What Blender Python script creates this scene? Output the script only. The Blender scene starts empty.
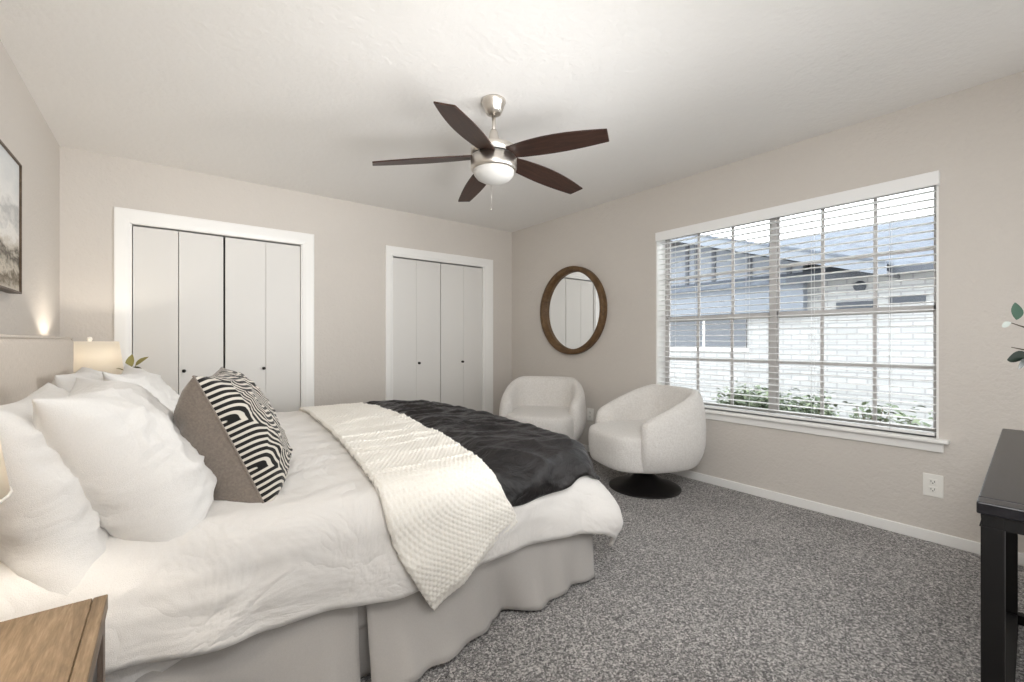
import bpy, math, random
from mathutils import Vector, Matrix, noise

random.seed(7)
SC = bpy.context.scene
PI = math.pi

# ------------------------------------------------------------------ camera
cam_d = bpy.data.cameras.new('camera')
cam_d.sensor_width = 36.0
cam_d.lens = 442.0 / 1024.0 * 36.0
cam_d.clip_start = 0.02
cam = bpy.data.objects.new('camera', cam_d)
SC.collection.objects.link(cam)
cam.location = (0, 0, 1.108)
cam.rotation_euler = (PI / 2, 0, math.radians(-37.9))
SC.camera = cam

# ------------------------------------------------------------------ colour management, world, lights
vs = SC.view_settings
SC.display_settings.display_device = 'sRGB'
vs.view_transform = 'Standard'
vs.look = 'None'
vs.gamma = 1.0
vs.use_curve_mapping = False
vs.exposure = 0.0
SC.cycles.use_denoising = True
SC.cycles.max_bounces = 10
SC.cycles.diffuse_bounces = 6
SC.cycles.transparent_max_bounces = 12
SC.cycles.sample_clamp_indirect = 6.0

w = bpy.data.worlds.new('overcast_sky')
SC.world = w
w.use_nodes = True
bg = w.node_tree.nodes['Background']
bg.inputs[0].default_value = (0.95, 0.975, 1.0, 1)
bg.inputs[1].default_value = 5.4


def area(name, loc, target, sx, sy, power, color=(1, 1, 1)):
    l = bpy.data.lights.new(name, 'AREA')
    l.shape = 'RECTANGLE'
    l.size, l.size_y = sx, sy
    l.energy = power
    l.color = color
    o = bpy.data.objects.new(name, l)
    SC.collection.objects.link(o)
    o.location = loc
    o.rotation_euler = (Vector(target) - Vector(loc)).to_track_quat('-Z', 'Y').to_euler()
    return o


def point(name, loc, power, color, r=0.03):
    l = bpy.data.lights.new(name, 'POINT')
    l.energy = power
    l.color = color
    l.shadow_soft_size = r
    o = bpy.data.objects.new(name, l)
    SC.collection.objects.link(o)
    o.location = loc
    return o


# fill lamps added out of view behind the camera to brighten the room
def spot(name, loc, target, power, deg, blend, r, color=(1, 1, 1)):
    l = bpy.data.lights.new(name, 'SPOT')
    l.energy = power
    l.color = color
    l.spot_size = math.radians(deg)
    l.spot_blend = blend
    l.shadow_soft_size = r
    o = bpy.data.objects.new(name, l)
    SC.collection.objects.link(o)
    o.location = loc
    o.rotation_euler = (Vector(target) - Vector(loc)).to_track_quat('-Z', 'Y').to_euler()
    return o


NEUTRAL = (0.985, 0.995, 1.0)
spot('fill_back', (1.75, -0.14, 1.30), (0.4, 3.6, 2.2), 95, 85, 1.0, 0.5, NEUTRAL)  # added fill for the back of the room, not a real flash
spot('fill_window_side', (0.25, -0.12, 1.55), (3.33, 1.55, 0.75), 115, 85, 1.0, 0.30, NEUTRAL)  # unseen fill added to lift the window wall and floor
spot('fill_ceiling', (0.9, -0.2, 1.0), (1.6, 4.0, 2.55), 195, 75, 1.0, 0.4, NEUTRAL)  # fill added to brighten the far ceiling
spot('fill_bed_wall', (2.9, -0.2, 1.3), (-0.3, 2.7, 2.35), 190, 75, 1.0, 0.5, NEUTRAL)  # added lamp that lifts the upper wall over the bed
spot('fill_headboard_wall', (3.1, -0.2, 1.6), (-0.58, 2.9, 1.85), 150, 42, 1.0, 0.4, NEUTRAL)  # narrow fill added for the headboard wall
area('fill_high', (0.5, -0.27, 2.1), (0.9, 4.28, 2.0), 1.8, 0.5, 22, NEUTRAL)  # high fill added in front of the solid front wall
area('fill_broad', (1.45, -0.27, 1.35), (1.45, 4.0, 1.45), 3.4, 1.9, 16, NEUTRAL)  # broad soft fill added behind the camera, no doorway there
LAMP_NEAR = (-0.357, 0.985)
LAMP_FAR = (-0.386, 3.80)
point('bulb_near', (LAMP_NEAR[0], LAMP_NEAR[1], 1.03), 66, (1.0, 0.92, 0.81))
point('bulb_far', (LAMP_FAR[0], LAMP_FAR[1], 1.03), 38, (1.0, 0.91, 0.79))


# ------------------------------------------------------------------ mesh helpers
def link(o, parent=None):
    SC.collection.objects.link(o)
    if parent is not None:
        o.parent = parent
    return o


class MB:
    """collects shapes into one mesh"""

    def __init__(self):
        self.V, self.F, self.S, self.M = [], [], [], []

    def add(self, V, F, smooth=True, m=0):
        b = len(self.V)
        self.V += [tuple(v) for v in V]
        for f in F:
            self.F.append(tuple(i + b for i in f))
            self.S.append(smooth)
            self.M.append(m)

    def box(self, x0, x1, y0, y1, z0, z1, m=0, mat=None):
        V = [(x, y, z) for x in (x0, x1) for y in (y0, y1) for z in (z0, z1)]
        if mat is not None:
            V = [mat @ Vector(v) for v in V]
        F = [(0, 1, 3, 2), (4, 6, 7, 5), (0, 4, 5, 1), (2, 3, 7, 6), (0, 2, 6, 4), (1, 5, 7, 3)]
        self.add(V, F, False, m)

    def grid(self, P, closeu=False, closev=False, smooth=True, m=0):
        nu, nv = len(P), len(P[0])
        V = [p for row in P for p in row]
        F = []
        for i in range(nu if closeu else nu - 1):
            for j in range(nv if closev else nv - 1):
                a, b = i, (i + 1) % nu
                c, d = j, (j + 1) % nv
                F.append((a * nv + c, b * nv + c, b * nv + d, a * nv + d))
        self.add(V, F, smooth, m)

    def lathe(self, prof, n=40, c=(0, 0, 0), m=0, smooth=True):
        P = []
        for i in range(n):
            a = 2 * PI * i / n
            P.append([(c[0] + r * math.cos(a), c[1] + r * math.sin(a), c[2] + z) for r, z in prof])
        self.grid(P, closeu=True, smooth=smooth, m=m)

    def tube(self, pts, r, n=8, m=0, caps=True):
        pts = [Vector(p) for p in pts]
        rs = r if isinstance(r, (list, tuple)) else [r] * len(pts)
        rows = []
        up = Vector((0, 0, 1))
        for i, p in enumerate(pts):
            d = (pts[min(i + 1, len(pts) - 1)] - pts[max(i - 1, 0)]).normalized()
            a = d.cross(up)
            if a.length < 1e-3:
                a = d.cross(Vector((1, 0, 0)))
            a.normalize()
            b = a.cross(d)
            rows.append([p + rs[i] * (math.cos(2 * PI * k / n) * a + math.sin(2 * PI * k / n) * b) for k in range(n)])
        base = len(self.V)
        self.grid(rows, closev=True, m=m)
        if caps:
            self.F.append(tuple(base + k for k in range(n)))
            self.F.append(tuple(base + (len(rows) - 1) * n + k for k in reversed(range(n))))
            self.S += [False, False]
            self.M += [m, m]

    def build(self, name, mats, parent=None, loc=(0, 0, 0), rot=(0, 0, 0), bevel=0, seg=2, sub=0, solid=0, soff=-1.0):
        me = bpy.data.meshes.new(name)
        me.from_pydata(self.V, [], self.F)
        me.polygons.foreach_set('use_smooth', self.S)
        me.polygons.foreach_set('material_index', self.M)
        for mt in (mats if isinstance(mats, (list, tuple)) else [mats]):
            me.materials.append(mt)
        import bmesh
        bm = bmesh.new()
        bm.from_mesh(me)
        bmesh.ops.remove_doubles(bm, verts=bm.verts, dist=1e-5)
        bmesh.ops.recalc_face_normals(bm, faces=bm.faces)
        bm.to_mesh(me)
        bm.free()
        me.update()
        o = bpy.data.objects.new(name, me)
        link(o, parent)
        o.location = loc
        o.rotation_euler = rot
        if solid:
            s = o.modifiers.new('solid', 'SOLIDIFY')
            s.thickness = solid
            s.offset = soff
        if bevel:
            b = o.modifiers.new('bevel', 'BEVEL')
            b.width = bevel
            b.segments = seg
            b.limit_method = 'ANGLE'
            b.angle_limit = math.radians(35)
        if sub:
            s = o.modifiers.new('sub', 'SUBSURF')
            s.levels = s.render_levels = sub
        return o


def tag(o, label, cat=None, group=None, kind=None):
    o['label'] = label
    if cat:
        o['category'] = cat
    if group:
        o['group'] = group
    if kind:
        o['kind'] = kind
    return o


def empty(name, loc, label, cat, rz=0.0, group=None, kind=None):
    o = bpy.data.objects.new(name, None)
    o.empty_display_size = 0.05
    link(o)
    o.location = loc
    o.rotation_euler = (0, 0, rz)
    return tag(o, label, cat, group, kind)


def copy_tree(o, parent=None):
    c = o.copy()
    SC.collection.objects.link(c)
    if parent is not None:
        c.parent = parent
    for ch in list(o.children):
        copy_tree(ch, c)
    return c


def sm(a, b, x):
    t = max(0.0, min(1.0, (x - a) / (b - a)))
    return t * t * (3 - 2 * t)


def nz(x, y, z=0.0):
    return noise.noise(Vector((x, y, z)))


# ------------------------------------------------------------------ material helpers
class NT:
    def __init__(self, name):
        self.m = bpy.data.materials.new(name)
        self.m.use_nodes = True
        self.t = self.m.node_tree
        self.b = self.t.nodes['Principled BSDF']
        self.out = self.t.nodes['Material Output']

    def n(self, typ, **kw):
        nd = self.t.nodes.new(typ)
        for k, v in kw.items():
            setattr(nd, k, v)
        return nd

    def l(self, a, b):
        self.t.links.new(a, b)

    def math(self, op, a, b=None, c=None):
        nd = self.n('ShaderNodeMath', operation=op)
        for i, v in enumerate((a, b, c)):
            if v is None:
                continue
            if isinstance(v, (int, float)):
                nd.inputs[i].default_value = v
            else:
                self.l(v, nd.inputs[i])
        return nd.outputs[0]

    def coords(self, scale=(1, 1, 1), kind='Object', rot=(0, 0, 0)):
        tc = self.n('ShaderNodeTexCoord')
        mp = self.n('ShaderNodeMapping')
        mp.inputs['Scale'].default_value = scale
        mp.inputs['Rotation'].default_value = rot
        self.l(tc.outputs[kind], mp.inputs[0])
        return mp.outputs[0]

    def noise(self, vec, scale, detail=3, rough=0.5, dist=0.0):
        nd = self.n('ShaderNodeTexNoise')
        nd.inputs['Scale'].default_value = scale
        nd.inputs['Detail'].default_value = detail
        nd.inputs['Roughness'].default_value = rough
        nd.inputs['Distortion'].default_value = dist
        self.l(vec, nd.inputs['Vector'])
        return nd.outputs['Fac']

    def ramp(self, fac, stops):
        r = self.n('ShaderNodeValToRGB')
        el = r.color_ramp.elements
        while len(el) < len(stops):
            el.new(0.5)
        for e, (p, c) in zip(el, stops):
            e.position = p
            e.color = (c[0], c[1], c[2], 1)
        self.l(fac, r.inputs[0])
        return r.outputs[0]

    def bump(self, h, strength=0.3, dist=0.01):
        b = self.n('ShaderNodeBump')
        b.inputs['Strength'].default_value = strength
        b.inputs['Distance'].default_value = dist
        self.l(h, b.inputs['Height'])
        self.l(b.outputs[0], self.b.inputs['Normal'])

    def set(self, **kw):
        names = dict(col='Base Color', rough='Roughness', metal='Metallic', spec='Specular IOR Level', sheen='Sheen Weight',
                     sheenr='Sheen Roughness', coat='Coat Weight', coatr='Coat Roughness', trans='Transmission Weight', alpha='Alpha',
                     emit='Emission Color', emits='Emission Strength', ior='IOR', sss='Subsurface Weight')
        for k, v in kw.items():
            i = self.b.inputs[names[k]]
            if hasattr(v, 'is_linked') and not isinstance(v, (int, float, tuple)):
                self.l(v, i)
            elif isinstance(v, tuple):
                i.default_value = (v[0], v[1], v[2], 1)
            else:
                i.default_value = v
        return self


def srgb(r, g, b):
    f = lambda c: (c / 255 / 12.92) if c / 255 <= 0.04045 else ((c / 255 + 0.055) / 1.055) ** 2.4
    return (f(r), f(g), f(b))


def plain(name, col, rough=0.5, **kw):
    return NT(name).set(col=col, rough=rough, **kw).m


def painted(name, col, bump=0.25, scale=55, rough=0.75):
    t = NT(name)
    v = t.coords()
    h = t.noise(v, scale, 4, 0.6)
    h2 = t.noise(v, scale * 0.35, 2, 0.5)
    t.bump(t.math('ADD', h, h2), bump, 0.006)
    c = t.noise(v, 1.3, 2)
    lo = tuple(x * 0.985 for x in col)
    t.set(col=t.ramp(c, [(0.3, lo), (0.7, col)]), rough=rough, spec=0.25)
    return t.m


def fabric(name, col, col2=None, scale=400, bump=0.25, wr=0.0, rough=0.85, sheen=0.25, stretch=(1, 1, 1)):
    t = NT(name)
    v = t.coords(stretch)
    h = t.noise(v, scale, 2, 0.6)
    if wr:
        r = t.noise(t.coords((1, 1, 1)), 3.6, 4, 0.5, 0.7)
        r = t.math('ABSOLUTE', t.math('SUBTRACT', r, 0.5))
        r = t.math('POWER', t.math('ADD', r, 0.03), 0.85)
        h = t.math('ADD', t.math('MULTIPLY', h, 0.03), t.math('MULTIPLY', r, wr))
    t.bump(h, bump, 0.05 if wr else 0.01)
    col2 = col2 or tuple(x * 0.93 for x in col)
    t.set(col=t.ramp(t.noise(v, scale * 0.5, 3, 0.6), [(0.3, col2), (0.7, col)]), rough=rough, sheen=sheen, spec=0.2)
    return t.m


def wood(name, dark, mid, light, scale=(1, 12, 12), rough=0.45, nscale=3.0, bump=0.08):
    t = NT(name)
    v = t.coords(scale)
    a = t.noise(v, nscale, 6, 0.65, 0.8)
    b = t.noise(v, nscale * 7, 3, 0.6)
    f = t.math('ADD', t.math('MULTIPLY', a, 0.7), t.math('MULTIPLY', b, 0.3))
    t.set(col=t.ramp(f, [(0.33, dark), (0.5, mid), (0.66, light)]), rough=rough, spec=0.35)
    t.bump(f, bump, 0.004)
    return t.m


M = {}
M['wall'] = painted('greige_wall_paint', srgb(212, 206, 199), 0.6)
M['ceil'] = painted('white_ceiling_texture', srgb(241, 239, 236), 0.5, 38)
M['trim'] = plain('white_semigloss_trim', srgb(243, 242, 239), 0.35)
M['door'] = plain('white_door_paint', srgb(224, 222, 218), 0.45)
M['black'] = plain('black_metal', (0.012, 0.011, 0.011), 0.35, metal=0.3)
M['knob'] = plain('dark_bronze_knob', (0.02, 0.016, 0.013), 0.4, metal=0.6)
M['dark'] = plain('closet_darkness', (0.10, 0.095, 0.09), 0.9)  # closet interiors coloured dark so the door gaps read as shaded
M['plastic'] = plain('white_plastic', srgb(240, 238, 232), 0.35)
M['slot'] = plain('outlet_slot_black', (0.02, 0.02, 0.02), 0.6)


def carpet():
    t = NT('grey_frieze_carpet')
    v = t.coords()
    vo = t.n('ShaderNodeTexVoronoi')
    vo.inputs['Scale'].default_value = 190
    wob = t.n('ShaderNodeVectorMath', operation='ADD')
    nn = t.n('ShaderNodeTexNoise')
    nn.inputs['Scale'].default_value = 120
    t.l(v, nn.inputs['Vector'])
    sc_ = t.n('ShaderNodeVectorMath', operation='SCALE')
    sc_.inputs['Scale'].default_value = 0.012
    t.l(nn.outputs['Color'], sc_.inputs[0])
    t.l(v, wob.inputs[0])
    t.l(sc_.outputs[0], wob.inputs[1])
    t.l(wob.outputs[0], vo.inputs['Vector'])
    sp = t.n('ShaderNodeSeparateColor')
    t.l(vo.outputs['Color'], sp.inputs[0])
    b_ = t.noise(v, 55, 3, 0.6)
    c = t.noise(v, 3.0, 3, 0.6)
    f = t.math('ADD', t.math('MULTIPLY', sp.outputs[0], 0.50), t.math('MULTIPLY', b_, 0.40))
    f = t.math('ADD', f, t.math('MULTIPLY', c, 0.16))
    col = t.ramp(f, [(0.24, srgb(54, 52, 51)), (0.52, srgb(140, 136, 134)), (0.80, srgb(232, 228, 225))])
    t.set(col=col, rough=0.95, sheen=0.3, spec=0.1)
    t.bump(t.math('SUBTRACT', f, t.math('MULTIPLY', vo.outputs['Distance'], 40.0)), 0.5, 0.005)
    return t.m


M['carpet'] = carpet()

# ------------------------------------------------------------------ ROOM SHELL
X0, X1, Y0, Y1, HC = -0.584, 3.33, -0.30, 4.28, 2.44
b = MB()
b.box(X0 - 0.12, X1 + 0.2, Y0 - 0.12, Y1 + 0.75, -0.1, 0.0)
tag(b.build('floor', M['carpet']), 'dark grey speckled cut pile carpet over the whole floor', 'floor', kind='structure')
b = MB()
b.box(X0 - 0.12, X1 + 0.2, Y0 - 0.12, Y1 + 0.12, HC, HC + 0.1)
tag(b.build('ceiling', M['ceil']), 'white lightly textured flat ceiling above the bed', 'ceiling', kind='structure')
b = MB()
b.box(X0 - 0.12, X0, Y0 - 0.12, Y1 + 0.12, 0, HC)
tag(b.build('wall_left', M['wall']), 'greige wall behind the headboard carrying the painting', 'wall', kind='structure')
b = MB()
b.box(X0, X1, Y0 - 0.12, Y0, 0, HC)
tag(b.build('wall_front', M['wall']), 'greige wall behind the camera and the console table', 'wall', kind='structure')
# right wall with the window opening
WY0, WY1, WZ0, WZ1 = 0.474, 2.252, 0.575, 2.03
WT = 0.17
b = MB()
b.box(X1, X1 + WT, Y0 - 0.12, WY0, 0, HC)
b.box(X1, X1 + WT, WY1, Y1 + 0.12, 0, HC)
b.box(X1, X1 + WT, WY0, WY1, 0, WZ0)
b.box(X1, X1 + WT, WY0, WY1, WZ1, HC)
tag(b.build('wall_right', M['wall']), 'greige textured wall with the wide window and round mirror', 'wall', kind='structure')
# back wall with two closet openings and the shallow closets behind them
CL = [(-0.221, 0.952), (1.791, 2.917)]
CH = 1.975
b = MB()
xs = [X0, CL[0][0], CL[0][1], CL[1][0], CL[1][1], X1]
b.box(xs[0], xs[1], Y1, Y1 + 0.12, 0, HC)
b.box(xs[2], xs[3], Y1, Y1 + 0.12, 0, HC)
b.box(xs[4], xs[5], Y1, Y1 + 0.12, 0, HC)
b.box(xs[1], xs[2], Y1, Y1 + 0.12, CH, HC)
b.box(xs[3], xs[4], Y1, Y1 + 0.12, CH, HC)
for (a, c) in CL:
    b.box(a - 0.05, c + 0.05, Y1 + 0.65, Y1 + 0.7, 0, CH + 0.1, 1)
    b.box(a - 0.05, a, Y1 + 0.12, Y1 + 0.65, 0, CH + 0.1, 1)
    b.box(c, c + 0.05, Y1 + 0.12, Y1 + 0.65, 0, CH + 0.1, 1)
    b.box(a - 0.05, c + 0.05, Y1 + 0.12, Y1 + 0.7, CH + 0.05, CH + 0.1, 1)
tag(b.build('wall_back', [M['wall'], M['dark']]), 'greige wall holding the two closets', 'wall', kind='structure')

# baseboards
BH, BT = 0.062, 0.014


def baseboard(name, segs, label):
    b = MB()
    for s in segs:
        b.box(*s, 0, BH)
    tag(b.build(name, M['trim'], bevel=0.005), label, 'baseboard', kind='structure')


baseboard('baseboard_right', [(X1 - BT, X1, Y0, Y1)], 'white baseboard along the window wall')
baseboard('baseboard_left', [(X0, X0 + BT, Y0, Y1)], 'white baseboard behind the bed')
baseboard('baseboard_front', [(X0 + BT, X1 - BT, Y0, Y0 + BT)], 'white baseboard behind the console table')
CW = 0.086
baseboard('baseboard_back', [(X0 + BT, CL[0][0] - CW, Y1 - BT, Y1), (CL[0][1] + CW, CL[1][0] - CW + 0.012, Y1 - BT, Y1),
                             (CL[1][1] + CW + 0.03, X1 - BT, Y1 - BT, Y1)], 'white baseboard between and beside the closets')


# closet casings (mitred profile swept round three sides)
def casing(name, x0, x1, zt, wl, wr, wt, label):
    # profile: (fraction outwards, proud of wall)
    prof = [(0, 0), (0, 0.010), (0.12, 0.012), (0.3, 0.016), (0.9, 0.019), (1.0, 0.016), (1.0, 0)]
    b = MB()
    rows = []
    for f, p in prof:
        y = Y1 - p
        rows.append([(x0 - wl * f, y, 0), (x0 - wl * f, y, zt + wt * f), (x1 + wr * f, y, zt + wt * f), (x1 + wr * f, y, 0)])
    b.grid(rows, smooth=False)
    # jamb lining
    b.box(x0, x0 + 0.012, Y1, Y1 + 0.12, 0, zt)
    b.box(x1 - 0.012, x1, Y1, Y1 + 0.12, 0, zt)
    b.box(x0, x1, Y1, Y1 + 0.12, zt - 0.004, zt)
    tag(b.build(name, M['trim']), label, 'door casing', kind='structure')


casing('trim_1', CL[0][0], CL[0][1], CH, 0.086, 0.095, 0.10, 'white moulded casing around the wider closet beside the bed')
casing('trim_2', CL[1][0], CL[1][1], CH, 0.070, 0.120, 0.092, 'white moulded casing around the narrower closet near the armchairs')


# bifold doors: each a pair of hinged slabs with one knob
def bifold(name, xa, xm, xb, fold, knob_x, label, g=0.0008):
    e = empty(name, (xa, Y1 + 0.022, 0.02), label, 'door', kind='structure')
    zt = CH - 0.02 - 0.016
    d = fold
    pts = [(0.0, 0.0), (xm - xa, -d), (xb - xa, 0.0)]
    for i in range(2):
        p, q = Vector((*pts[i], 0)), Vector((*pts[i + 1], 0))
        L = (q - p).length
        a = math.atan2(q.y - p.y, q.x - p.x)
        b = MB()
        b.box(g, L - g, 0, 0.03, 0, zt)
        pn = b.build('panel', M['door'], e, p, (0, 0, a), bevel=0.002, seg=1)
        kx = knob_x - xa
        if pts[i][0] <= kx < pts[i + 1][0]:
            k = MB()
            k.lathe([(0.0, 0.030), (0.009, 0.030), (0.0125, 0.026), (0.013, 0.021), (0.010, 0.014), (0.006, 0.010), (0.007, 0.002), (0.012, 0.0)], 24)
            k.build('knob', M['knob'], pn, ((kx - pts[i][0]), 0.0, 0.875 - 0.02), (PI / 2, 0, 0))
    return e


bifold('door_1', -0.207, 0.065, 0.360, 0.012, 0.098, 'slightly ajar white bifold door of the wide closet, nearest the bedside lamp', 0.0022)
bifold('door_2', 0.370, 0.664, 0.938, 0.002, 0.648, 'closed white bifold door of the wide closet, behind the patterned cushion')
bifold('door_3', 1.805, 2.066, 2.354, 0.004, 2.095, 'white bifold door half of the narrow closet farther from the armchairs')
bifold('door_4', 2.360, 2.650, 2.903, 0.004, 2.630, 'white bifold door half of the narrow closet beside the armchairs')

# ------------------------------------------------------------------ WINDOW
M['sash'] = plain('taupe_window_aluminium', srgb(186, 182, 180), 0.5)


def glass():
    t = NT('window_glass')
    t.t.nodes.remove(t.b)
    tr = t.n('ShaderNodeBsdfTransparent')
    gl = t.n('ShaderNodeBsdfGlossy')
    gl.inputs['Roughness'].default_value = 0.02
    lw = t.n('ShaderNodeFresnel')
    lw.inputs[0].default_value = 1.25
    tr.inputs[0].default_value = (0.96, 0.98, 0.98, 1)
    mx = t.n('ShaderNodeMixShader')
    t.l(lw.outputs[0], mx.inputs[0])
    t.l(tr.outputs[0], mx.inputs[1])
    t.l(gl.outputs[0], mx.inputs[2])
    t.l(mx.outputs[0], t.out.inputs[0])
    return t.m


M['glass'] = glass()
WX = X1 + 0.125        # plane of the sashes
win = empty('window_1', (0, 0, 0), 'wide divided pane window with white blind in the greige wall', 'window', kind='structure')
b = MB()   # white reveal
b.box(X1 + 0.001, X1 + WT, WY1 - 0.010, WY1 + 0.0, WZ0, WZ1)
b.box(X1 + 0.001, X1 + WT, WY0, WY0 + 0.010, WZ0, WZ1)
b.box(X1 + 0.001, X1 + WT, WY0, WY1, WZ1 - 0.010, WZ1)
b.build('jamb', M['trim'], win)
b = MB()   # stool with nosing
b.box(X1 - 0.055, X1 + WT, WY0 - 0.045, WY1 + 0.045, WZ0 - 0.022, WZ0)
b.build('sill', M['trim'], win, bevel=0.007, seg=3)
b = MB()
b.box(X1 - 0.018, X1, WY0 - 0.02, WY1 + 0.02, WZ0 - 0.075, WZ0 - 0.022)
b.build('apron', M['trim'], win, bevel=0.005)
ym = (WY0 + WY1) / 2
fr = MB()
ft = 0.020
fr.box(WX, WX + 0.05, WY0 + 0.010, WY0 + 0.010 + ft, WZ0, WZ1)
fr.box(WX, WX + 0.05, WY1 - 0.010 - ft, WY1 - 0.010, WZ0, WZ1)
fr.box(WX, WX + 0.05, WY0, WY1, WZ0, WZ0 + ft)
fr.box(WX, WX + 0.05, WY0, WY1, WZ1 - ft, WZ1)
fr.box(WX - 0.006, WX + 0.05, ym - 0.022, ym + 0.022, WZ0, WZ1)
fr.build('frame', M['sash'], win, bevel=0.003)
zm = 1.295
for (ya, yb) in ((WY0 + 0.028, ym - 0.020), (ym + 0.020, WY1 - 0.028)):
    for (za, zb, dx) in ((WZ0 + ft, zm + 0.02, 0.0), (zm - 0.02, WZ1 - ft, 0.014)):
        s = MB()
        st = 0.014
        xa, xb = WX + 0.004 + dx, WX + 0.022 + dx
        s.box(xa, xb, ya, ya + st, za, zb)
        s.box(xa, xb, yb - st, yb, za, zb)
        s.box(xa, xb, ya, yb, za, za + (0.036 if dx else st))
        s.box(xa, xb, ya, yb, zb - (st if dx else 0.036), zb)
        so = s.build('sash', M['sash'], win, bevel=0.002)
        mt = MB()
        for k in (1, 2):
            y = ya + (yb - ya) * k / 3
            mt.box(xa + 0.002, xb - 0.002, y - 0.0095, y + 0.0095, za, zb)
        z = (za + zb) / 2
        mt.box(xa + 0.003, xb - 0.003, ya, yb, z - 0.0095, z + 0.0095)
        mt.build('muntin', M['sash'], so)
        g = MB()
        g.box(xa + 0.008, xa + 0.011, ya + 0.01, yb - 0.01, za + 0.01, zb - 0.01)
        g.build('pane', M['glass'], so)

# blind
M['slat'] = plain('white_faux_wood_blind', srgb(244, 244, 243), 0.4)
bl = empty('window_blind', (X1 + 0.045, ym, WZ1), 'white horizontal slat blind lowered and open across the window', 'blind')
oy = -ym
v = MB()
v.box(-0.088, -0.074, WY0 - 0.006 + oy, WY1 - 0.022 + oy, -0.073, 0.002)
v.box(-0.076, -0.045, WY0 - 0.006 + oy, WY0 + 0.004 + oy, -0.073, 0.002)
v.box(-0.076, -0.045, WY1 - 0.032 + oy, WY1 - 0.022 + oy, -0.073, 0.002)
v.build('valance', M['slat'], bl, bevel=0.003)
v = MB()
v.box(-0.028, 0.028, WY0 + 0.014 + oy, WY1 - 0.014 + oy, -0.045, -0.012)
v.build('head_rail', M['slat'], bl, bevel=0.002)
v = MB()
nsl = 31
pit = (WZ1 - 0.075 - WZ0 - 0.055) / (nsl - 1)
for k in range(nsl):
    z = -0.085 - k * pit
    rows = []
    for i in range(6):
        x = -0.025 + 0.05 * i / 5
        zc = z + 0.0025 * (1 - (x / 0.025) ** 2)
        rows.append((x, zc))
    top = [[(x, y, zc + 0.0013) for (x, zc) in rows] for y in (WY0 + 0.018 + oy, WY1 - 0.018 + oy)]
    bot = [[(x, y, zc - 0.0013) for (x, zc) in reversed(rows)] for y in (WY0 + 0.018 + oy, WY1 - 0.018 + oy)]
    ring = [top[0] + bot[0], top[1] + bot[1]]
    v.grid(ring, closev=True, smooth=False)
    n0 = len(v.V)
v.build('slat_panel', M['slat'], bl)
zb = WZ0 + 0.012 - WZ1
v = MB()
v.box(-0.026, 0.026, WY0 + 0.018 + oy, WY1 - 0.018 + oy, zb - 0.008, zb + 0.010)
v.build('bottom_rail', M['slat'], bl, bevel=0.003)
M['cord'] = plain('white_blind_cord', srgb(225, 225, 225), 0.7)
for f in (0.12, 0.345, 0.58, 0.80, 0.92):
    y = WY0 + (WY1 - WY0) * f + oy
    v = MB()
    for x in (-0.0265, 0.0265):
        v.tube([(x, y, -0.05), (x, y, zb)], 0.0011, 5)
    v.build('ladder_cord', M['cord'], bl)
    if f > 0.9:
        pass

# ------------------------------------------------------------------ OUTDOORS
def brick():
    t = NT('white_painted_brick')
    v = t.coords(rot=(0, PI / 2, 0))
    tc = t.n('ShaderNodeTexCoord')
    sp = t.n('ShaderNodeSeparateXYZ')
    t.l(tc.outputs['Object'], sp.inputs[0])
    cb = t.n('ShaderNodeCombineXYZ')
    t.l(sp.outputs[1], cb.inputs[0])
    t.l(sp.outputs[2], cb.inputs[1])
    br = t.n('ShaderNodeTexBrick')
    br.inputs['Scale'].default_value = 1.0
    br.inputs['Brick Width'].default_value = 0.235
    br.inputs['Row Height'].default_value = 0.078
    br.inputs['Mortar Size'].default_value = 0.010
    br.inputs['Color1'].default_value = (0.46, 0.46, 0.465, 1)
    br.inputs['Color2'].default_value = (0.39, 0.39, 0.395, 1)
    br.inputs['Mortar'].default_value = (0.30, 0.30, 0.305, 1)
    t.l(cb.outputs[0], br.inputs['Vector'])
    t.l(br.outputs['Color'], t.b.inputs['Base Color'])
    t.b.inputs['Roughness'].default_value = 0.85
    return t.m


M['brick'] = brick()
M['siding'] = plain('grey_blue_siding', srgb(122, 127, 136), 0.7)
M['batten'] = plain('dark_grey_batten', srgb(74, 78, 86), 0.7)
M['fascia'] = plain('pale_grey_fascia', srgb(116, 122, 132), 0.6)
M['rooft'] = fabric('grey_shingle_roof', srgb(104, 110, 120), srgb(86, 91, 100), 14, 0.5, stretch=(1, 1, 1), sheen=0)
M['fardark'] = plain('dim_window_glass', srgb(84, 88, 96), 0.2)
M['soffit'] = plain('dim_soffit', srgb(104, 104, 108), 0.7)
GZ = -0.35
b = MB()
b.box(X1 + 0.2, 14, -6, 14, GZ - 0.1, GZ)
M['ground'] = fabric('gravel_and_soil', srgb(150, 143, 132), srgb(110, 104, 95), 30, 0.5, sheen=0)
tag(b.build('ground', M['ground']), 'bare ground of the side yard outside the window', 'ground', kind='structure')

hs = empty('house', (7.6, 2.5, GZ), 'white brick neighbouring house with grey gable seen through the window', 'house')
hx, hy = -7.6, -2.5
def hb(name, mat, boxes, parent=None, bevel=0):
    b = MB()
    for q in boxes:
        b.box(q[0] + hx, q[1] + hx, q[2] + hy, q[3] + hy, q[4] - GZ, q[5] - GZ)
    return b.build(name, mat, parent or hs, bevel=bevel)


hb('brick_wall', M['brick'], [(7.6, 7.8, -4.0, 9.0, GZ, 2.10)])
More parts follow.
